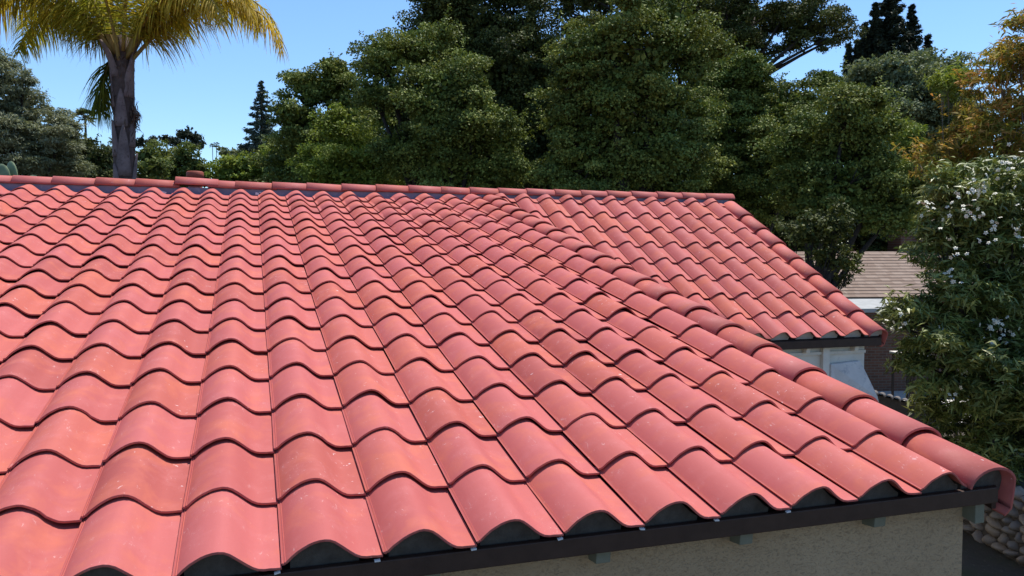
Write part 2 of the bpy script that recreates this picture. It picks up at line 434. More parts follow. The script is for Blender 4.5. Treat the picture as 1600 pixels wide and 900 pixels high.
# verge (rake) tiles: half barrel with a flange turned down the outside
def rake_prof():
    p = arc(.126, 176, 20, 12, .126, -.008, 1.)
    p = [(x, z*.72+.0) for x, z in p]
    x, z = p[-1]
    for k in range(1, 5): p.append((x+.010*math.sin(math.pi/2*k/4), z-.035*k/1.0+.0))
    p += [(x+.004, z-.142), (x-.008, z-.158), (x-.022, z-.168)]
    return p
rake_me = sheet_tile('verge_tile', rake_prof(), .455, .011, T2, taper=.09)
for j in range(19):
    o = link('verge_tile', rake_me, roof, RB)
    o.matrix_basis = slope_matrix(2.995, j*E-.012, 0, 0, TH, -.008) @ Matrix.Rotation(R(-2.6), 4, 'X') @ jitter(.003, .5)
for j in range(8):
    o = link('verge_tile', rake_me, roof, RB)
    o.matrix_basis = slope_matrix(6.458, j*(E+.002)-.012, OY2, OZ2, TH2, -.008) @ Matrix.Rotation(R(-2.6), 4, 'X') @ jitter(.003, .5)

# eave closures (grey, one in each barrel), clips
def closure(m):
    pts = [p for p in PROF if .024 < p[0] < .25]
    poly = [(x, z-.016) for x, z in pts]
    v = [(x, 0, z) for x, z in poly]+[(poly[-1][0], 0, -.05), (poly[0][0], 0, -.05)]
    n = len(v); v += [(x, .05, z) for x, _, z in v]
    f = [tuple(range(n)), tuple(range(2*n-1, n-1, -1))]+[(i, n+i, n+(i+1) % n, (i+1) % n) for i in range(n)]
    return mesh('eave_closure', v, f, m)
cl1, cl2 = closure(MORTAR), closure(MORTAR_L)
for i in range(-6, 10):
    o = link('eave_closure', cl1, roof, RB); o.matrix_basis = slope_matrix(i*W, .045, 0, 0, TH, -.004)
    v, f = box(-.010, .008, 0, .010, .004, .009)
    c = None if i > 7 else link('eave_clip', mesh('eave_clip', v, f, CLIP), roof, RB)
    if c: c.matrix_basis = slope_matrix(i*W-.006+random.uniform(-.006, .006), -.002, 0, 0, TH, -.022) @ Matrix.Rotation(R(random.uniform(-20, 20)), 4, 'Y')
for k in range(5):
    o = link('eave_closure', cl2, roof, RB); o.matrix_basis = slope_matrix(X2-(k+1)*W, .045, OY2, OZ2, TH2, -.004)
# verge end closures
for (x, th, oy, oz, m) in ((2.995, TH, 0, 0, MORTAR), (6.458, TH2, OY2, OZ2, MORTAR_L)):
    pts = [(px+.008, pz-.018) for px, pz in arc(.11, 172, 8, 10, .118, .0)]
    pts = [(a, b*.72) for a, b in pts]
    v = [(a, 0, b) for a, b in pts]+[(pts[-1][0], 0, -.05), (pts[0][0], 0, -.05)]
    n = len(v); v += [(a, .05, b) for a, _, b in v]
    f = [tuple(range(n)), tuple(range(2*n-1, n-1, -1))]+[(i, n+i, n+(i+1) % n, (i+1) % n) for i in range(n)]
    o = link('verge_closure', mesh('verge_closure', v, f, m), roof, RB); o.matrix_basis = slope_matrix(x, .05, oy, oz, th, -.014)

# fascias and barge boards
bevel(link('fascia', mesh('fascia', *box(RX0, 3.172, .016, .046, -.088, -.022), FASCIA), house, HB), .004)
bevel(link('fascia', mesh('fascia', *box(3.3, 6.655, OY2+.016, OY2+.046, zf(OY2)-.120, zf(OY2)-.036), FASCIA), house, HB), .004)
link('barge_board', mesh('barge_board', *prism_x([(.05, -.028), (RY, RZ-.05), (RY, RZ-.16), (.05, -.125)], 3.176, 3.20), FASCIA), house, HB)
link('barge_board', mesh('barge_board', *prism_x([(OY2+.05, zf(OY2+.05)-.04), (RY, RZ-.05), (RY, RZ-.16), (OY2+.05, zf(OY2+.05)-.135)], 6.66, 6.684), FASCIA), house, HB)
# walls
WY, WX = .125, 3.105
zn = lambda y: y*math.tan(TH)
wall = merge(box(RX0+.3, WX, WY, WY+.2, GZ, -.09+.055),
             prism_x([(WY+.2, GZ), (RY, GZ), (RY, zn(RY)-.13), (WY+.2, zn(WY+.2)-.068)], WX-.2, WX))
link('wall', mesh('wall', *wall, STUCCO), house, HB)
FY, FX = OY2+.13, 6.53
wall2 = merge(box(WX+.002, FX, FY, FY+.18, GZ, zf(FY)-.07),
              prism_x([(FY+.18, GZ), (RY+3.9, GZ), (RY+3.9, .25), (RY, RZ-.15), (FY+.18, zf(FY+.18)-.08)], FX-.18, FX),
              box(RX0+.3, FX-.18, RY+3.72, RY+3.9, GZ, .2),
              prism_x([(WY+.2, GZ), (RY+3.72, GZ), (RY+3.72, .2), (RY, RZ-.15), (WY+.2, -.03)], RX0+.3, RX0+.5))
link('wall', mesh('wall', *wall2, WHITEP), house, HB)
for x in (-.45, .155, .755, 1.37, 1.955, 2.575):
    v, f = prism_x([(.048, -.052), (WY+.004, -.045), (WY+.004, -.150), (.058, -.142)], x, x+.056)
    bevel(link('rafter_tail', mesh('rafter_tail', v, f, RAFTER), house, HB), .003)
for x in (3.9, 4.5, 5.1, 5.72, 6.34):
    v, f = prism_x([(OY2+.047, -.05), (FY+.004, .0), (FY+.004, -.11), (OY2+.06, -.10)], x, x+.05)
    bevel(link('rafter_tail', mesh('rafter_tail', v, f, WHITEP), house, HB), .003)
v, f = prism_x([(.06, -.10), (.5, -.02), (.5, -.11), (.06, -.185)], 3.10, 3.15)
bevel(link('rafter_tail', mesh('rafter_tail', v, f, RAFTER), house, HB), .003)
link('frieze_board', mesh('frieze_board', *box(3.3, FX-.002, FY-.025, FY-.001, -.135, -.105), WHITEP), house, HB)
bevel(link('post', mesh('post', *box(5.955, 6.04, FY-.05, FY-.002, GZ, -.06), WHITEP), house, HB), .004)
# plastered buttress with a battered right side
bt = [(6.045, -.235), (6.43, -.215), (6.60, -.60), (6.78, -1.2), (6.86, GZ), (6.045, GZ)]
n = len(bt); v = [(x, FY-.14+(.08 if z > -.3 else 0), z) for x, z in bt]+[(x, FY-.003, z) for x, z in bt]
f = [tuple(range(n))[::-1], tuple(range(n, 2*n))]+[(i, (i+1) % n, n+(i+1) % n, n+i) for i in range(n)]
bevel(link('buttress', mesh('buttress', v, f, simple('buttress_render', (.50, .48, .45), (.64, .61, .57), 4, .85, .3, 30, c3=(.34, .35, .36))), house, HB), .01)

# terracotta vent pot standing behind the ridge
vb = at(305, 290, 10.2); vp = empty('vent_pot', (vb[0], vb[1], .9)); tag(vp, 'dark red terracotta chimney pot poking up just behind the ridge', 'chimney pot')
PI_ = math.pi
def lathe(prof, seg=20):
    V, F = [], []
    for r, z in prof:
        for k in range(seg): V.append((r*math.cos(2*math.pi*k/seg), r*math.sin(2*math.pi*k/seg), z))
    for i in range(len(prof)-1):
        for k in range(seg): F.append((i*seg+k, i*seg+(k+1) % seg, (i+1)*seg+(k+1) % seg, (i+1)*seg+k))
    return V, F
zt = at(305, 268, 10.2)[2]-.9
link('pot_body', mesh('pot_body', *lathe([(.09, 0), (.085, zt-.10), (.07, zt-.08), (.0, zt-.08)]), TERRA, True), vp)
link('pot_rim', mesh('pot_rim', *lathe([(.088, zt-.10), (.108, zt-.09), (.104, zt-.01), (.09, zt), (.07, zt), (.068, zt-.07)]), TERRA, True), vp)

# ---------------------------------------------------------------- shingled neighbour house
NA = at(1262, 464, 20.0); NBp = at(1560, 462, 20.4)
ex = np.array([NBp[0]-NA[0], NBp[1]-NA[1], 0]); NL = np.linalg.norm(ex); ex /= NL; ey = np.array([-ex[1], ex[0], 0])
nbase = np.array([NA[0], NA[1], GZ])
nh = empty('shingled_house', nbase); nh.rotation_euler = (0, 0, math.atan2(ex[1], ex[0]))
tag(nh, 'low brick house with brown shingle roof beyond the trees on the right', 'house')
ez = NA[2]-GZ; rise, run = 1.13, 2.25
xl = -3.2
link('wall', mesh('wall', *box(xl+.3, NL-.3, .55, 4.0, 0, ez-.12), BRICK), nh)
nr = link('roof', mesh('roof', *prism_x([(0.03, ez-.045), (run, ez+rise-.045), (2*run, ez-.045), (2*run, ez-.14), (.03, ez-.14)], xl, NL), DARKWOOD), nh)
ncs = 15; ang = math.atan2(rise, run); sl_ = math.hypot(rise, run)/ncs
for k in range(ncs):
    v, f = box(xl, NL, 0, sl_+.02, 0, .02)
    me = mesh('shingle_course', v, f, SHING)
    o = link('shingle_course', me, nr); o.matrix_basis = Matrix.Translation((0, k*sl_*math.cos(ang)-.02, ez+k*sl_*math.sin(ang)-.03)) @ Matrix.Rotation(ang-R(5.0), 4, 'X') @ Matrix.Translation((0, 0, .012))
link('ridge_strip', mesh('ridge_strip', *prism_x([(run-.1, ez+rise-.06), (run, ez+rise+.01), (run+.1, ez+rise-.06)], xl, NL), SHING), nr)
pc = at(1430, 380, 22.6); lc = Matrix.Rotation(-math.atan2(ex[1], ex[0]), 3, 'Z') @ Vector(pc-nbase)
bevel(link('chimney', mesh('chimney', *box(lc.x-.42, lc.x+.42, run+.1, run+.8, ez+rise-.5, ez+rise+.62), BRICK), nh), .02)
lp = [Matrix.Rotation(-math.atan2(ex[1], ex[0]), 3, 'Z') @ Vector(at(u, 480, 18.6)-nbase) for u in (1325, 1440)]
pz = lp[0].z
link('porch_roof', mesh('porch_roof', *prism_x([(lp[0].y-.1, pz-.12), (lp[0].y-.1, pz-.03), (.5, pz+.16), (.5, pz+.04)], lp[0].x, lp[1].x), PORCH), nh)
for x in (lp[0].x+.3, lp[1].x-.12):
    bevel(link('porch_post', mesh('porch_post', *box(x, x+.1, lp[0].y, lp[0].y+.1, 0, pz-.11), DARKWOOD), nh), .008)
o = link('window', mesh('window', *box(lp[1].x-1.3, lp[1].x-.5, .52, .54, 1.0, 2.0), simple('dark_glass', (.01, .012, .014), (.015, .017, .02), 3, .1, spec=.6)), nh)
link('window_frame', mesh('window_frame', *merge(box(lp[1].x-1.36, lp[1].x-1.301, .50, .53, .95, 2.05), box(lp[1].x-.499, lp[1].x-.44, .50, .53, .95, 2.05), box(lp[1].x-1.299, lp[1].x-.501, .50, .53, 2.001, 2.05), box(lp[1].x-1.299, lp[1].x-.501, .50, .53, .95, .999)), DARKWOOD), o)
# second, redder roof behind
rb = at(1350, 392, 27); red = empty('far_roofed_shed', (rb[0], rb[1], GZ)); red.rotation_euler = nh.rotation_euler
tag(red, 'reddish low roof peeping over the shingle ridge beside the brick chimney', 'shed')
hz = rb[2]-GZ
link('wall', mesh('wall', *box(-2.0, 1.2, .3, 2.6, 0, hz-.45), BRICK), red)
link('roof', mesh('roof', *prism_x([(0, hz-.5), (1.4, hz+.12), (2.9, hz-.5)], -2.2, 1.4), TERRA), red)

# patio table under the neighbour's porch
tb = at(1424, 551, 17.2); pt = empty('patio_table', (tb[0], tb[1], GZ)); pt.rotation_euler = nh.rotation_euler
tag(pt, 'white topped patio table in the shade before the brick house', 'table')
th_ = tb[2]-GZ
bevel(link('table_top', mesh('table_top', *box(-.3, .3, -.35, .35, th_-.05, th_), WHITEP), pt), .01)
for x in (-.26, .22):
    for y in (-.3, .26): link('leg', mesh('leg', *box(x, x+.04, y, y+.04, 0, th_-.052), DARKWOOD), pt)

# garden wall with scalloped tile coping
g0, g1 = at(1360, 608, 14.2), at(1475, 638, 13.6); gb = np.array([g0[0], g0[1], GZ])
gx = np.array([g1[0]-g0[0], g1[1]-g0[1], 0]); GL = np.linalg.norm(gx); gang = math.atan2(gx[1], gx[0])
gw = empty('garden_wall', gb); gw.rotation_euler = (0, 0, gang); tag(gw, 'low dark garden wall topped with small half round coping tiles', 'garden wall')
z0, z1 = g0[2]-GZ-.06, g1[2]-GZ-.06
v = [(0, -.08, 0), (GL, -.08, 0), (GL, .08, 0), (0, .08, 0), (0, -.08, z0), (GL, -.08, z1), (GL, .08, z1), (0, .08, z0)]
link('wall_body', mesh('wall_body', v, [(3, 2, 1, 0), (4, 5, 6, 7), (0, 1, 5, 4), (1, 2, 6, 5), (2, 3, 7, 6), (3, 0, 4, 7)], WALLM), gw)
cop = sheet_tile('coping_tile', arc(.058, 180, 0, 10), .26, .012, simple('coping_dark', (.10, .085, .075), (.16, .14, .125), 30, .8))
for k in range(int(GL/.122)):
    x = .06+k*.122
    o = link('coping_tile', cop, gw); o.matrix_basis = Matrix.Translation((x, -.13, z0+(z1-z0)*x/GL-.0)) @ Matrix.Rotation(R(-4), 4, 'X')

# river stone retaining wall
s0, s1 = np.array([9.35, 6.6, GZ]), np.array([8.25, 3.1, GZ])
dv = s1-s0; SL = np.linalg.norm(dv); sang = math.atan2(dv[1], dv[0])
sw = empty('stone_wall', s0); sw.rotation_euler = (0, 0, sang); tag(sw, 'rough river stone retaining wall in shade past the stucco corner', 'stone wall')
SH = .82
core = link('mortar_core', mesh('mortar_core', *box(0, SL, 0.06, .5, 0, SH), WALLM), sw)
def blob(seed, n=10, m_=7):
    r = random.Random(seed); V, F = [], []
    ph = [r.uniform(0, 6.28) for _ in range(6)]
    for i in range(m_+1):
        a = math.pi*i/m_
        for k in range(n):
            b = 2*math.pi*k/n
            q = 1+.10*math.sin(2*b+ph[0])*math.sin(a)+.08*math.sin(3*b+ph[1]+a)+.09*math.sin(2*a+ph[2])+.07*math.sin(5*b+ph[3])*math.sin(a)+.06*math.sin(4*a+ph[4]+2*b)
            V.append((q*math.sin(a)*math.cos(b), q*math.sin(a)*math.sin(b), q*math.cos(a)))
    for i in range(m_):
        for k in range(n): F.append((i*n+k, i*n+(k+1) % n, (i+1)*n+(k+1) % n, (i+1)*n+k))
    return mesh('stone', V, F, STONE, True)
blobs = [blob(k) for k in range(7)]
rr = random.Random(5); zz = .03
while zz < SH+.02:
    x = rr.uniform(0, .12); hmax = 0
    while x < SL:
        a = rr.uniform(.045, .14); c = rr.uniform(.035, .075)
        o = link('stone', rr.choice(blobs), sw)
        o.matrix_basis = Matrix.Translation((x+a, .055, zz+c*.9+rr.uniform(-.02, .02))) @ Matrix.Rotation(rr.uniform(-.2, .7), 4, 'Y') @ Matrix.Diagonal((a, rr.uniform(.08, .11), c, 1))
        x += 2*a+rr.uniform(.01, .09); hmax = max(hmax, c)
    zz += .125
bedm = simple('planting_soil', (.04, .032, .024), (.075, .06, .045), 5, .95)
bx = [s0+np.array([0, 0, 0]), s1, s1+np.array([6, -1.5, 0]), s0+np.array([6, 2.5, 0])]
sheet('planting_bed', [(p[0]+.3, p[1]) for p in bx], GZ+SH-.03, bedm, kind='structure')

# ---------------------------------------------------------------- foliage
def leaf_mesh(name, P, N, L, Wd, tint, m, bend=0., axis=None):
    """P centres, N leaf normals, rhombic leaves (long ones get a bent middle)"""
    n = len(P)
    N = N/np.linalg.norm(N, axis=1, keepdims=True)
    A = axis if axis is not None else rng.normal(size=(n, 3))
    A = A-(A*N).sum(1, keepdims=True)*N; A /= np.linalg.norm(A, axis=1, keepdims=True)+1e-9
    B = np.cross(N, A); L = np.broadcast_to(np.asarray(L, float).reshape(-1, 1), (n, 1)); Wd = np.broadcast_to(np.asarray(Wd, float).reshape(-1, 1), (n, 1))
    sag = np.array([0, 0, -1.])*L*bend
    v = np.stack([P-A*L*.5+sag*.3, P+B*Wd*.5, P+A*L*.5+sag, P-B*Wd*.5], 1).reshape(-1, 3)
    me = bpy.data.meshes.new(name)
    me.vertices.add(4*n); me.vertices.foreach_set('co', v.astype(np.float32).ravel())
    me.loops.add(4*n); me.loops.foreach_set('vertex_index', np.arange(4*n, dtype=np.int32))
    me.polygons.add(n); me.polygons.foreach_set('loop_start', np.arange(0, 4*n, 4, dtype=np.int32))
    me.update(calc_edges=True)
    a = me.attributes.new('tint', 'FLOAT', 'POINT'); a.data.foreach_set('value', np.repeat(np.clip(tint, 0, 1), 4).astype(np.float32))
    me.materials.append(m)
    return me
NLEAF = [0]
def unit(n):
    d = rng.normal(size=(n, 3)); return d/np.linalg.norm(d, axis=1, keepdims=True)
def crown_points(clumps, leaf_area, cover, sub_r, shell=.45, gap=.0, flat=.9, core=.14):
    """clumps: (centre, r). Sub-clumps fill each clump's outer volume; leaves scatter round each sub-clump."""
    PP, OO, TT_, SS = [], [], [], []
    for c, r in clumps:
        c = np.asarray(c); rad = np.array([r, r, r*flat])
        nl = int(4*math.pi*r*r*cover/leaf_area)
        ns = max(6, int(4.2*(r/sub_r)**2))
        d = unit(ns); rr_ = shell+(1.22-shell)*rng.random(ns)**.7
        sc_ = c+d*rr_[:, None]*rad
        keep = rng.random(ns) > gap; sc_, d = sc_[keep], d[keep]; ns = len(sc_)
        if ns == 0: continue
        sz = sub_r*(.5+1.0*rng.random(ns)**1.5)
        wgt = sz**2; wgt /= wgt.sum()
        idx = rng.choice(ns, nl, p=wgt)
        off = unit(nl); lowq = (off[:, 2] < 0) & (rng.random(nl) < .6); off[lowq, 2] *= -1
        off = off*(rng.random(nl)**.45)[:, None]*sz[idx][:, None]*np.array([1.1, 1.1, .62])
        PP.append(sc_[idx]+off)
        OO.append(off/sz[idx][:, None]*.8+d[idx]*.4)
        ct = rng.normal(.5, .13, ns); TT_.append(ct[idx]+rng.normal(0, .2, nl)); SS.append(np.ones(nl))
        if core > 0:      # coarser leaf sprays deeper in the clump
            nc = int(nl*core); PP.append(c+unit(nc)*(rng.random(nc)**.4*.72)[:, None]*rad); OO.append(unit(nc)); TT_.append(rng.normal(.45, .2, nc)); SS.append(np.full(nc, 2.3))
    return np.concatenate(PP), np.concatenate(OO), np.concatenate(TT_), np.concatenate(SS)
def sprays(clumps, n, length):
    """ragged shoots standing out of the crown's outline"""
    P, O, T = [], [], []
    for c, r in clumps:
        k = max(2, int(n*r*r)); d = unit(k); d[:, 2] = np.abs(d[:, 2])*.9+.1
        for q in d:
            q = q/np.linalg.norm(q); b = np.asarray(c)+q*r*np.array([1, 1, .9])
            g = (q+np.array([0, 0, .7])+rng.normal(0, .3, 3)); g /= np.linalg.norm(g)
            L = length*(.4+.8*rng.random()); m_ = int(10+L*45)
            t = rng.random(m_); P.append(b+g*(t*L)[:, None]+rng.normal(0, .035, (m_, 3))); O.append(np.tile(g, (m_, 1))); T.append(rng.normal(.65, .15, m_))
    return np.concatenate(P), np.concatenate(O), np.concatenate(T)
def tree(name, label, cat, clumps_px, D, leaf, base_px=None, L=.062, Wd=.044, cover=1.15, sub_r=.32, gap=0., trunk_r=.16, group=None, bark=None,
         shell=.45, spray=2.2, slen=.4, up=.5, jd=.5, limbs=True, narrow=False, base_z=GZ, hang=0., rs=1., fork_h=.45, limb_r=.5, sat=True):
    cl = []
    for q in clumps_px:
        u, v, r = q[:3]; dd = D+(q[3] if len(q) > 3 else rng.uniform(-jd, jd)); cl.append((at(u, v, dd), r*rs*dd/FPX))
    big_ = list(cl)
    if sat:
        for c, r in big_:      # smaller outlying tufts break up the round outline
            for _ in range(2):
                q = unit(1)[0]; q[2] = q[2]*.8+.15; cl.append((c+q*r*rng.uniform(.95, 1.3), r*rng.uniform(.28, .5)))
    cen = np.mean([c for c, r in big_], 0); bu = base_px if base_px is not None else None
    base = np.array([cen[0], cen[1], base_z]) if bu is None else np.append(at(bu, 393, D)[:2], base_z)
    root = tag(empty(name, base), label, cat, group)
    cl = [(c-base, r) for c, r in cl]
    P, O, T, S_ = crown_points(cl, L*Wd*.5, cover, sub_r, shell, gap, core=0. if narrow or gap > .2 else .14)
    if spray > 0:
        p2, o2, t2 = sprays(cl, spray, slen); P = np.concatenate([P, p2]); O = np.concatenate([O, o2]); T = np.concatenate([T, t2]); S_ = np.concatenate([S_, np.ones(len(p2))])
    n = len(P); NLEAF[0] += n
    keep = P[:, 2] > .05; P, O, T, S_ = P[keep], O[keep], T[keep], S_[keep]; n = len(P)
    Nn = rng.normal(size=(n, 3))*.8+O*.6+np.array([0, 0, up])
    ax = None
    if narrow: ax = O*1.0+rng.normal(size=(n, 3))*.6+np.array([0, 0, -hang])
    s = rng.uniform(.65, 1.3, n)*S_
    link('crown', leaf_mesh('crown', P, Nn, L*s, Wd*s, T, LF[leaf], .12 if narrow else 0., ax), root)
    top = cen-base; bk = bark or BARK
    fork = np.array([top[0]*.3, top[1]*.3, max(.8, top[2]*fork_h)])
    if limbs:
        link('trunk', mesh('trunk', *tube([(0, 0, -.1), (fork[0]*.3+.05, fork[1]*.3, fork[2]*.5), fork], [trunk_r*1.25, trunk_r, trunk_r*.85], 10), bk, True), root)
        for c, r in cl[:len(big_)]:
            mid = fork*.45+c*.55+rng.normal(0, .12*max(.5, r), 3); mid[2] = fork[2]*.4+c[2]*.6-.1*r
            rr2 = trunk_r*limb_r
            parts = [tube([fork, fork*.7+mid*.3+rng.normal(0, .05, 3), mid, c], [rr2, rr2*.8, rr2*.55, rr2*.25], 6)]
            for k in range(4):
                e = c+unit(1)[0]*r*.9; parts.append(tube([c*.7+mid*.3, (c+e)/2+rng.normal(0, .05, 3), e], [rr2*.3, rr2*.18, rr2*.06], 5))
            link('limb', mesh('limb', *merge(*parts), bk, True), root)
    return root

# --- big oaks behind the ridge
tree('oak_tree', 'mid green oak at the left of the oak row with open sky beside it', 'tree',
     [(485, 140, 38), (525, 118, 33), (545, 165, 46), (470, 195, 45), (515, 225, 55), (440, 250, 32), (565, 215, 50), (455, 275, 40), (510, 290, 50), (560, 285, 50)], 25, 'oak', trunk_r=.2, gap=.1, L=.075, Wd=.055)
tree('oak_bush', 'yellow green rounded oak sapling low against the ridge below the oaks', 'tree',
     [(548, 232, 40), (505, 268, 42), (590, 262, 42), (545, 285, 45), (600, 300, 40)], 20, 'bright', trunk_r=.08, spray=2)
tree('oak_tree', 'rounded oak with sunlit bulging clumps at the front of the row', 'tree',
     [(600, 92, 46, .8), (585, 150, 32, .5), (650, 75, 42, 1.0), (700, 150, 58, -.5), (745, 190, 48, -.6), (690, 200, 62, -.3), (775, 225, 36, 0), (645, 150, 40, .3), (700, 255, 62, 0), (625, 235, 45, .4), (765, 280, 50, .2), (735, 135, 40, -.4)], 18.5, 'oak', trunk_r=.22)
tree('oak_tree', 'tall dark oak whose crown runs off the top of the picture', 'tree',
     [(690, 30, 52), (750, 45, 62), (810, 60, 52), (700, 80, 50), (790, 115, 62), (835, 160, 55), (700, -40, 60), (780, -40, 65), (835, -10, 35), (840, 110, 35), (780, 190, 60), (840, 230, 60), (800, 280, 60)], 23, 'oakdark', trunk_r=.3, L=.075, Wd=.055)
tree('oak_tree', 'broad bright topped oak in the middle of the row', 'tree',
     [(960, 62, 58, -.4), (1010, 95, 55, -.3), (915, 115, 55, 0), (1050, 45, 50, 0), (1075, 85, 40, .2), (960, 150, 68, -.2), (1030, 165, 58, .2), (890, 175, 50, .4), (1000, 225, 70, .3), (930, 240, 65, .3), (1055, 235, 45, .6), (885, 265, 50, .5), (1000, 25, 42, .2), (960, 290, 60, .5), (1040, 300, 55, .6)], 17, 'oak', trunk_r=.26)
tree('oak_tree', 'full oak below the bare sagging limbs, behind the right end of the ridge', 'tree',
     [(1135, 115, 38), (1150, 155, 48), (1115, 185, 46), (1180, 130, 36), (1205, 185, 52), (1135, 225, 58), (1195, 255, 58), (1105, 275, 50), (1250, 170, 46), (1275, 205, 46), (1170, 310, 55), (1120, 330, 50)], 21, 'oak', trunk_r=.28)
tree('oak_tree', 'sparse dark oak canopy with bare limbs hanging in from the top', 'tree',
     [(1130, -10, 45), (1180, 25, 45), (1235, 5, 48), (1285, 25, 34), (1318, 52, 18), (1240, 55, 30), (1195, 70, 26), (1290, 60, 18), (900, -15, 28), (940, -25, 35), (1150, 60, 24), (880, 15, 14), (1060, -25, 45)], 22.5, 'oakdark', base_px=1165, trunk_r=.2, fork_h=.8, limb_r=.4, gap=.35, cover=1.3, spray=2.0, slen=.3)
tree('oak_tree', 'light green oak beside the orange leaved tree', 'tree',
     [(1325, 170, 38), (1290, 235, 48), (1340, 235, 46), (1365, 200, 34), (1310, 295, 55), (1260, 300, 48), (1375, 285, 46), (1400, 330, 36), (1350, 340, 40), (1240, 250, 36)], 17, 'oak', trunk_r=.2, base_px=1255)
tree('oak_tree', 'shaded oak thicket behind the right end of the ridge', 'tree',
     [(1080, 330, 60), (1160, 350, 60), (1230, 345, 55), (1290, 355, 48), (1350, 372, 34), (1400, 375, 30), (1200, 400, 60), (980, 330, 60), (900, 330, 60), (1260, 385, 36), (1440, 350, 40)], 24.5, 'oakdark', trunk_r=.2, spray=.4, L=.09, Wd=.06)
tree('oak_branch_tree', 'leafy oak sprays hanging in front of the shingle roof', 'tree',
     [(1262, 385, 22), (1285, 392, 20), (1312, 398, 20), (1325, 410, 15), (1290, 412, 12), (1328, 428, 10), (1315, 442, 7), (1245, 365, 28), (1305, 375, 20), (1275, 350, 26), (1310, 345, 24)], 13, 'oakdark', base_px=1225, trunk_r=.05, rs=.8, gap=.35, cover=1.2, sub_r=.14, spray=4, slen=.18, jd=.2)
tree('willow_shrub', 'fresh green feathery shrub between the grey tree and orange tree', 'shrub',
     [(1400, 205, 24), (1420, 225, 26), (1380, 225, 20), (1430, 255, 24), (1400, 265, 28), (1440, 290, 26)], 24.6, 'bright', narrow=True, L=.17, Wd=.04, trunk_r=.05, hang=.4, spray=3)
tree('grey_tree', 'large grey green tree in front of the dark conifer', 'tree',
     [(1400, 115, 36), (1355, 125, 30), (1440, 120, 36), (1470, 150, 40), (1410, 165, 58), (1375, 215, 50), (1450, 205, 55), (1492, 112, 24), (1340, 150, 28), (1480, 240, 45), (1500, 190, 40), (1400, 280, 55), (1460, 310, 55)], 30, 'grey', trunk_r=.3, L=.12, Wd=.07, sub_r=.38)

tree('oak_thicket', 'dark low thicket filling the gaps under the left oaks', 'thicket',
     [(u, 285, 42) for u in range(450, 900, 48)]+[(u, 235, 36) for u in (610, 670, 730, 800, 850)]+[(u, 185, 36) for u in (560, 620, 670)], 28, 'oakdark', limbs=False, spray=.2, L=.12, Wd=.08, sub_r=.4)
tree('oak_tree', 'dark oak rising behind the middle of the row to the frame top', 'tree',
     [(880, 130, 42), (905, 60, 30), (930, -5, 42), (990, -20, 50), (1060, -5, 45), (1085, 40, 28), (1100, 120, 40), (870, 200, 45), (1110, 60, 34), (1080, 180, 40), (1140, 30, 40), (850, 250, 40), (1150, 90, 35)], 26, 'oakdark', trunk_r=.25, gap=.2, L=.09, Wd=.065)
# --- left side
tree('olive_tree', 'wispy grey green olive tree at the left edge', 'tree',
     [(8, 150, 36), (32, 128, 16), (40, 190, 44), (5, 215, 50), (80, 222, 36), (68, 255, 45), (30, 260, 45), (-40, 180, 60), (-50, 250, 60), (92, 225, 18), (48, 150, 14), (-10, 115, 26)], 20, 'olive', narrow=True, L=.10, Wd=.026, trunk_r=.13, gap=.15, sub_r=.25, spray=5, slen=.45, cover=1.7)
tree('garden_tree', 'dark green bushy tree left of the palm trunk', 'tree', [(112, 232, 24), (140, 240, 24), (120, 262, 36), (160, 255, 26), (95, 280, 35), (150, 285, 35)], 27, 'oakdark', rs=.9, trunk_r=.14, L=.11, Wd=.07, sat=False)
tree('garden_tree', 'low leafy tree right behind the palm trunk', 'tree', [(180, 262, 30), (170, 245, 18), (200, 280, 30), (225, 245, 20), (235, 265, 30)], 30, 'hedge', rs=.9, trunk_r=.12, L=.11, Wd=.07, sat=False)
tree('garden_tree', 'wide rounded green tree between palm and chimney pot', 'tree', [(255, 243, 20), (285, 248, 22), (262, 268, 34), (305, 258, 18), (300, 278, 30), (316, 272, 18)], 33, 'hedge', rs=.9, trunk_r=.14, L=.12, Wd=.08, sat=False)
tree('garden_tree', 'yellow green tree right of the chimney pot below the redwood', 'tree', [(345, 272, 20), (372, 258, 22), (400, 264, 24), (360, 285, 30), (398, 285, 30), (420, 250, 22), (430, 278, 28)], 32, 'bright', trunk_r=.14, L=.12, Wd=.08, sat=False)
tree('garden_tree', 'small blue green tree far off beside the redwood foot', 'tree', [(350, 240, 9), (362, 247, 10), (372, 240, 10), (385, 235, 10), (415, 225, 14)], 60, 'grey', trunk_r=.12, L=.2, Wd=.13, sub_r=.4, sat=False)
# flat topped cedar far off
tree('cedar_tree', 'flat topped dark cedar rising over the far trees', 'tree', [(283, 211, 8), (293, 208, 8), (303, 216, 9), (312, 228, 9), (298, 228, 7), (275, 222, 9), (240, 222, 9), (222, 222, 8), (258, 218, 8)], 75, 'conifer', base_px=292, trunk_r=.2, L=.25, Wd=.14, sub_r=.35, spray=.2, cover=1.5, sat=False)

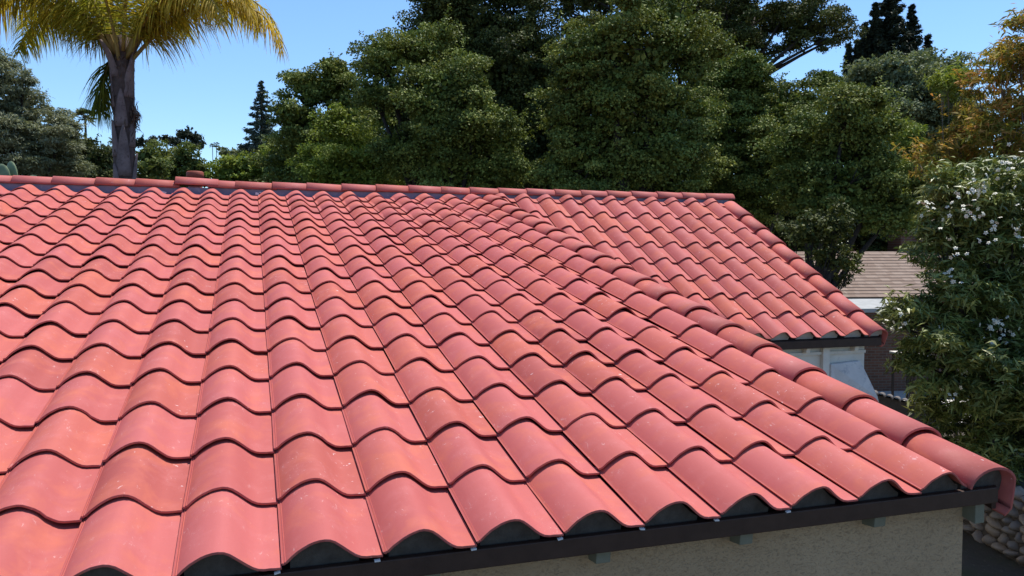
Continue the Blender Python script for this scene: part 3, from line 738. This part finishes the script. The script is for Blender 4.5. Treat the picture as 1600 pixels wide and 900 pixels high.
def conifer(name, label, spires, D, leaf, ratio, base_px, dens=1., L=.16, Wd=.05, droop=.25):
    b = np.append(at(base_px, 393, D)[:2], GZ); root = tag(empty(name, b), label, 'conifer')
    P, O, T = [], [], []; tubes = []
    for (u, v, hw, vb) in spires:
        a = at(u, v, D)-b; zlow = at(u, vb, D)[2]-b[2]; H = a[2]-zlow; rmax = hw*D/FPX
        tubes.append(tube([(a[0], a[1], 0), (a[0], a[1], zlow), (a[0], a[1], a[2])], [.05*H*.5+.08, .03*H+.03, .015], 7))
        nb = int(14*H*dens)
        for k in range(nb):
            t = (k+rng.random())/nb; z = a[2]-t*H; Lb = rmax*(t**.85)*rng.uniform(.6, 1.15)+.06
            az = k*2.4+rng.uniform(-.4, .4); dr = np.array([math.cos(az), math.sin(az), 0])
            m_ = int(50*dens*max(.35, Lb)*ratio)
            s = rng.random(m_)**.7
            p = np.array([a[0], a[1], z])+dr*(s*Lb)[:, None]+np.array([0, 0, 1])*(-droop*Lb*s**1.2+.12*Lb*s**3)[:, None]
            side = np.cross(dr, [0, 0, 1]); p = p+side*(rng.normal(0, .16, m_)*Lb*(1.1-s))[:, None]+rng.normal(0, .03+.05*Lb, (m_, 3))*np.array([.6, .6, .8])
            P.append(p); O.append(np.tile(dr, (m_, 1))); T.append(rng.normal(.5, .2, m_))
            tubes.append(tube([(a[0], a[1], z), tuple(np.array([a[0], a[1], z])+dr*Lb*.8+np.array([0, 0, -droop*Lb*.7]))], [.02, .006], 4))
    P, O, T = map(np.concatenate, (P, O, T)); n = len(P); NLEAF[0] += n
    link('crown', leaf_mesh('crown', P, rng.normal(size=(n, 3))*.7+np.array([0, 0, .8]), L*rng.uniform(.6, 1.3, n), Wd*rng.uniform(.6, 1.3, n), T, LF[leaf], .1, O+rng.normal(size=(n, 3))*.5), root)
    link('trunk', mesh('trunk', *merge(*tubes), BARK, True), root)
conifer('redwood_tree', 'slim blue green redwood spire left of the oaks', [(408, 127, 46, 275)], 60, 'spruce', 2.2, 408, .9, .32, .10)
conifer('dark_conifer', 'black green many tipped conifer at top right', [(1392, -22, 62, 150), (1352, 36, 18, 140), (1340, 62, 14, 140), (1326, 70, 12, 150), (1425, 8, 28, 150), (1450, 55, 17, 150), (1368, 5, 24, 150)], 38, 'conifer', 4.5, 1392, 1.2, .24, .07, -.15)

# --- fan palms far away
def fan_palm(label, u, vtop, rpx, D, nf=16, group=None):
    c = at(u, vtop, D); b = np.array([c[0], c[1], GZ]); root = tag(empty('fan_palm', b), label, 'palm', group); H = c[2]-GZ; r = rpx*D/FPX
    link('trunk', mesh('trunk', *tube([(0, 0, 0), (.1, 0, H*.5), (0, 0, H)], [.05*r+.06, .03*r+.05, .03*r+.05], 8), BARK, True), root)
    for k in range(nf):
        el = rng.uniform(-.8, 1.25); az = k*2.4; d = np.array([math.cos(az)*math.cos(el), math.sin(az)*math.cos(el), math.sin(el)])
        o = np.array([0, 0, H]); hub = o+d*r*.45; side = np.cross(d, [0, 0, 1.]); side /= np.linalg.norm(side)+1e-6
        n = 12; fa = np.linspace(-1.35, 1.35, n); ax = d[None]*np.cos(fa)[:, None]+side[None]*np.sin(fa)[:, None]; ax[:, 2] -= .12
        P = hub+ax*r*.28
        me = leaf_mesh('fan_leaf', P, np.tile(np.cross(side, d), (n, 1))+rng.normal(0, .15, (n, 3)), np.full(n, r*.58), np.full(n, r*.15), rng.normal(.45, .2, n), LF['fan'], .15, ax)
        st = tube([o, hub], [r*.02, r*.015], 4)
        lf = link('fan_leaf', me, root); link('stalk', mesh('stalk', *st, BARK), lf)
fan_palm('fan palm with a round head standing over the left trees', 133, 183, 20, 62, 20)
fan_palm('left of the two tiny far fan palms on the skyline', 332, 228, 5.5, 190, 14, 'far skyline palms')
fan_palm('right of the two tiny far fan palms on the skyline', 338, 226, 6, 200, 14, 'far skyline palms')

# --- queen palm
PD = 13.0; pb = at(193, 280, PD); ptop = at(191, 88, PD)
PB = np.array([pb[0], pb[1], GZ])
palm = tag(empty('queen_palm', PB), 'tall palm with rough trunk and drooping golden green fronds behind the ridge', 'palm')
ph = ptop[2]-GZ; lean = np.array([ptop[0]-pb[0], ptop[1]-pb[1], 0])
def trunk_at(z): return lean*(z/ph)+np.array([0, 0, z])
zs = np.linspace(0, ph+.35, 26)
rad = [.160+.012*math.sin(z*5.1)+.008*math.sin(z*13) - (.05 if z > ph else 0) for z in zs]
link('trunk', mesh('trunk', *tube([trunk_at(z) for z in zs], rad, 16), PALMTR, True), palm)
k = 0; z = 1.2
while z < ph+.1:
    az = k*2.399+rng.uniform(-.25, .25); L = rng.uniform(.55, .85); d = np.array([math.cos(az), math.sin(az), 0]); s_ = np.array([-d[1], d[0], 0])
    flare = rng.uniform(.01, .05) if z < ph-.6 else .16; skew = rng.uniform(-.05, .05); V, F = [], []
    for i in range(8):
        t = i/7; wd = .135*(1-t)**.75+.008; thk = .020*(1-t)+.006
        c = trunk_at(z)+np.array([0, 0, t*L])+s_*skew*t
        for a in (-1, -.55, 0, .55, 1):
            an = a*wd/.165; rr_ = .162+.016*(1-abs(a)**2)+flare*t**2; V.append(c+d*rr_*math.cos(an)+s_*rr_*math.sin(an))
        for a in (1, 0, -1):
            an = a*wd*.9/.165; rr_ = .162-thk*.5+flare*t**2-.012; V.append(c+d*rr_*math.cos(an)+s_*rr_*math.sin(an))
    for i in range(7):
        for q in range(8): F.append((i*8+q, i*8+(q+1) % 8, (i+1)*8+(q+1) % 8, (i+1)*8+q))
    F.append(tuple(range(56, 64))); F.append(tuple(range(8))[::-1])
    link('leaf_base', mesh('leaf_base', V, F, BOOT, True), palm)
    z += .16; k += 1
FIB = simple('palm_fibre', (.045, .028, .022), (.12, .08, .06), 20, .95)
n = 800; fz = rng.uniform(1.2, ph, n); fa = rng.uniform(0, 2*PI_, n); fr = rng.uniform(.150, .176, n)
fp = np.stack([np.cos(fa)*fr, np.sin(fa)*fr, fz], 1)+lean[None]*(fz/ph)[:, None]; fo_ = np.stack([np.cos(fa), np.sin(fa), np.zeros(n)], 1)
tag(link('trunk_fibre', leaf_mesh('trunk_fibre', fp, fo_+rng.normal(0, .3, (n, 3)), rng.uniform(.08, .24, n), rng.uniform(.012, .035, n), rng.random(n), FIB, .0, rng.normal(0, .35, (n, 3))+np.array([0, 0, -1.])+fo_*.25), palm), kind='stuff')
# frayed fibre tuft on the right of the trunk
tz = at(208, 182, PD)[2]-GZ; n = 140
bp = trunk_at(tz)+np.array([.19*cy, .19*sy, 0])+rng.normal(0, .05, (n, 3))*np.array([.8, .8, 1.7])
link('fibre_tuft', leaf_mesh('fibre_tuft', bp, rng.normal(size=(n, 3)), rng.uniform(.1, .22, n), .016, rng.random(n), simple('fibre', (.10, .055, .04), (.17, .10, .07), 20, .9), .3, rng.normal(size=(n, 3))*.6+np.array([.4, 0, -.7])), palm)

cr = np.array([cy, sy, 0]); cf = np.array([-sy, cy, 0])          # image right, image depth
def frond(az, e0, droop, L, gold, seed, hang=1., pw=1.25):
    r = np.random.default_rng(seed); hd = cr*math.cos(az)+cf*math.sin(az)
    n = 46; pts = [trunk_at(ph-.05)+hd*.10+np.array([0, 0, r.uniform(-.1, .15)])]; tg = []
    for i in range(n):
        a = e0-droop*(i/n)**pw; t = hd*math.cos(a)+np.array([0, 0, math.sin(a)]); tg.append(t); pts.append(pts[-1]+t*L/n)
    pts = np.array(pts); tg = np.array(tg+[tg[-1]])
    rach = tube([pts[i] for i in range(0, n+1, 3)]+[pts[n]], [.030*(1-i/n)**.8+.004 for i in range(0, n+1, 3)]+[.003], 6)
    side0 = np.cross(hd, [0, 0, 1.])
    V, F, T = [], [], []
    m_ = 105
    for q in range(m_):
        s = .14+.86*(q+r.random())/m_; x = s*n; i = min(int(x), n-1); p = pts[i]+(pts[i+1]-pts[i])*(x-i); t = tg[i]; nu = np.cross(side0, t)
        for sd in (-1, 1):
            plume = r.uniform(-.9, .9)
            dirn = sd*side0*.9+t*r.uniform(.35, .8)+nu*plume*.6; dirn /= np.linalg.norm(dirn)
            ll = (.62*math.sin(math.pi*min(1, .18+.80*s))**.6+.14)*r.uniform(.8, 1.15); seg = 4
            cur = p.copy(); dcur = dirn.copy(); kk = len(V); tv = gold+.35*s*gold+r.normal(0, .13)
            wv = np.cross(dcur, nu+r.normal(0, .4, 3)); wv /= np.linalg.norm(wv)+1e-9
            for h in range(seg+1):
                wd = .0125*(1-.9*(h/seg)**1.6)
                V += [cur+wv*wd, cur-wv*wd]; T += [tv+.12*h/seg]*2
                dcur = dcur+np.array([0, 0, -1.])*(.42*hang+r.normal(0, .05)); dcur /= np.linalg.norm(dcur); cur = cur+dcur*ll/seg
            F += [(kk+2*h, kk+2*h+1, kk+2*h+3, kk+2*h+2) for h in range(seg)]
    me = mesh('frond', V, F, LF['palm'])
    a = me.attributes.new('tint', 'FLOAT', 'POINT'); a.data.foreach_set('value', np.clip(T, 0, 1).astype(np.float32))
    fo = link('frond', me, palm); link('midrib', mesh('midrib', *rach, simple('palm_midrib', (.22, .16, .05), (.32, .24, .08), 10, .6) if 'palm_midrib' not in MATS else MATS['palm_midrib'], True), fo)
PI = math.pi
FR = [(0.05, R(50), R(140), 3.25, .80, 1.9), (.30, R(56), R(135), 3.1, .66, 1.8), (-.35, R(60), R(140), 3.2, .75, 1.8), (PI-.1, R(48), R(128), 3.3, .66, 1.8), (PI+.35, R(58), R(130), 3.2, .55, 1.7), (PI-.5, R(54), R(120), 3.1, .45, 1.7),
      (PI+.05, R(-45), R(42), 1.0, .12, .5), (PI*.5, R(62), R(105), 3.2, .4, 1.4), (-PI*.5, R(72), R(105), 3.0, .5, 1.6), (PI*.28, R(65), R(115), 3.2, .5, 1.6), (-PI*.3, R(72), R(115), 3.1, .55, 1.6), (PI*.72, R(68), R(112), 3.1, .4, 1.6),
      (-PI*.7, R(70), R(115), 3.1, .5, 1.6), (.1, R(76), R(95), 3.2, .5, 1.5), (PI, R(78), R(95), 3.2, .4, 1.5), (PI*.6, R(84), R(70), 3.0, .35, 1.4), (-.10, R(62), R(142), 2.9, .70, 1.8), (PI+.12, R(62), R(140), 2.9, .6, 1.7), (PI*.85, R(60), R(125), 3.2, .5, 1.7), (-PI*.12, R(66), R(125), 3.3, .62, 1.7), (PI*1.15, R(70), R(120), 3.3, .5, 1.7),
      (-.5, R(54), R(125), 2.8, .6, 1.6), (PI-.35, R(56), R(128), 2.8, .45, 1.6), (.15, R(66), R(140), 2.9, .55, 1.7), (PI+.2, R(54), R(132), 3.1, .5, 1.7)]
for i, a in enumerate(FR): frond(*a[:5], seed=i+3, pw=a[5])

# --- prickly pear pads behind the ridge at the left edge
pc_ = at(20, 281, 10.6); pp = tag(empty('prickly_pear', (pc_[0], pc_[1], GZ)), 'prickly pear cactus pads rising behind the ridge at the far left', 'cactus')
def pad(c, w_, h_, ang, yaw):
    V, F = [], []; n, m_ = 14, 8
    for i in range(m_+1):
        a = PI*i/m_
        for q in range(n):
            b = 2*PI*q/n; x, y, zz_ = math.sin(a)*math.cos(b)*w_, math.sin(a)*math.sin(b)*.03, -math.cos(a)*h_
            V.append(Matrix.Translation(c) @ Matrix.Rotation(yaw, 4, 'Z') @ Matrix.Rotation(ang, 4, 'Y') @ Vector((x*(1+.25*zz_/h_), y, zz_+h_)))
    for i in range(m_):
        for q in range(n): F.append((i*n+q, i*n+(q+1) % n, (i+1)*n+(q+1) % n, (i+1)*n+q))
    return mesh('pad', V, F, CACTUS, True)
bz = pc_[2]-GZ
link('stem', mesh('stem', *tube([(0, 0, 0), (.05, 0, bz*.5), (0, 0, bz-.1)], [.12, .1, .08], 8), CACTUS, True), pp)
for c, w_, h_, a_, y_ in (((-.08, 0, bz-.12), .10, .17, R(-14), .2), ((.03, .05, bz-.06), .085, .17, R(-22), -.4), ((.20, 0, bz-.10), .10, .09, R(40), .3), ((-.22, .1, bz-.2), .12, .2, R(-5), .1), ((-.02, 0, bz-.5), .12, .2, R(5), .3)):
    link('pad', pad(c, w_, h_, a_, y_ + YAW), pp)

# --- golden leaved tree and oleander on the right
tree('golden_tree', 'thin tree with orange and yellow narrow leaves at the right edge', 'tree',
     [(1565, 110, 36), (1595, 80, 34), (1520, 190, 38), (1570, 205, 46), (1605, 160, 45), (1500, 232, 30), (1530, 140, 20), (1462, 245, 14), (1435, 262, 10), (1540, 250, 45), (1600, 250, 50), (1645, 120, 60), (1650, 220, 60), (1510, 280, 26), (1470, 285, 16)], 12.2, 'gold', base_px=1590, narrow=True, L=.13, Wd=.026, trunk_r=.06, gap=.35, cover=.8, sub_r=.14, spray=12, slen=.4, bark=TWIG, jd=.5, hang=.3)
tree('yellow_shrub', 'small yellow green sprig standing up before the grey tree', 'shrub',
     [(1482, 128, 14), (1490, 150, 10), (1470, 138, 8), (1500, 125, 9)], 12.6, 'bright', base_px=1500, narrow=True, L=.13, Wd=.026, trunk_r=.025, cover=1.0, sub_r=.13, spray=20, slen=.25, bark=TWIG, jd=.2)
ole = [(1540, 300, 50), (1485, 335, 44), (1590, 300, 55), (1465, 395, 36), (1520, 385, 62), (1585, 400, 70), (1445, 505, 40), (1500, 480, 62), (1570, 500, 70), (1470, 575, 50), (1550, 590, 70), (1452, 640, 24), (1520, 665, 56), (1590, 680, 60), (1405, 500, 12), (1425, 490, 16), (1650, 350, 70), (1650, 480, 80), (1660, 600, 80), (1650, 720, 70), (1430, 560, 22), (1560, 730, 40)]
tree('oleander_shrub', 'tall oleander with white flower clusters filling the right edge', 'shrub', ole, 10.2, 'oleander', base_px=1570, narrow=True, L=.135, Wd=.027, trunk_r=.07, cover=1.75, sub_r=.17, spray=10, slen=.28, jd=.6, base_z=GZ+SH-.05, up=.7)
ob = bpy.data.objects['oleander_shrub']
obl = np.array(ob.location)
spots = [(1495, 318), (1472, 345), (1530, 288), (1545, 275), (1580, 292), (1560, 350), (1540, 372), (1592, 362), (1412, 492), (1396, 508), (1545, 515), (1572, 522), (1558, 505), (1523, 556), (1508, 580), (1495, 395), (1520, 300), (1600, 310), (1575, 262), (1450, 318), (1510, 330), (1530, 330), (1487, 430), (1550, 545), (1470, 520), (1590, 240), (1565, 600), (1488, 610)]
for (u, v) in spots:
    c = at(u, v, 10.2-rng.uniform(.60, .95))-obl
    n = rng.integers(4, 14); cs = c+rng.normal(0, .055, (n, 3))
    P, N_, A_ = [], [], []
    for q in cs:
        nn = unit(1)[0]+np.array([0, 0, .5])-cf*.5; nn /= np.linalg.norm(nn); a = np.cross(nn, unit(1)[0]); a /= np.linalg.norm(a); b = np.cross(nn, a)
        for h in range(5):
            dd = a*math.cos(h*1.257)+b*math.sin(h*1.257); P.append(q+dd*.016); N_.append(nn+dd*.25); A_.append(dd)
    me = leaf_mesh('flower_cluster', np.array(P), np.array(N_), .028, .020, np.ones(len(P)), FLOWER, 0, np.array(A_))
    tag(link('flower_cluster', me, ob), kind='stuff')
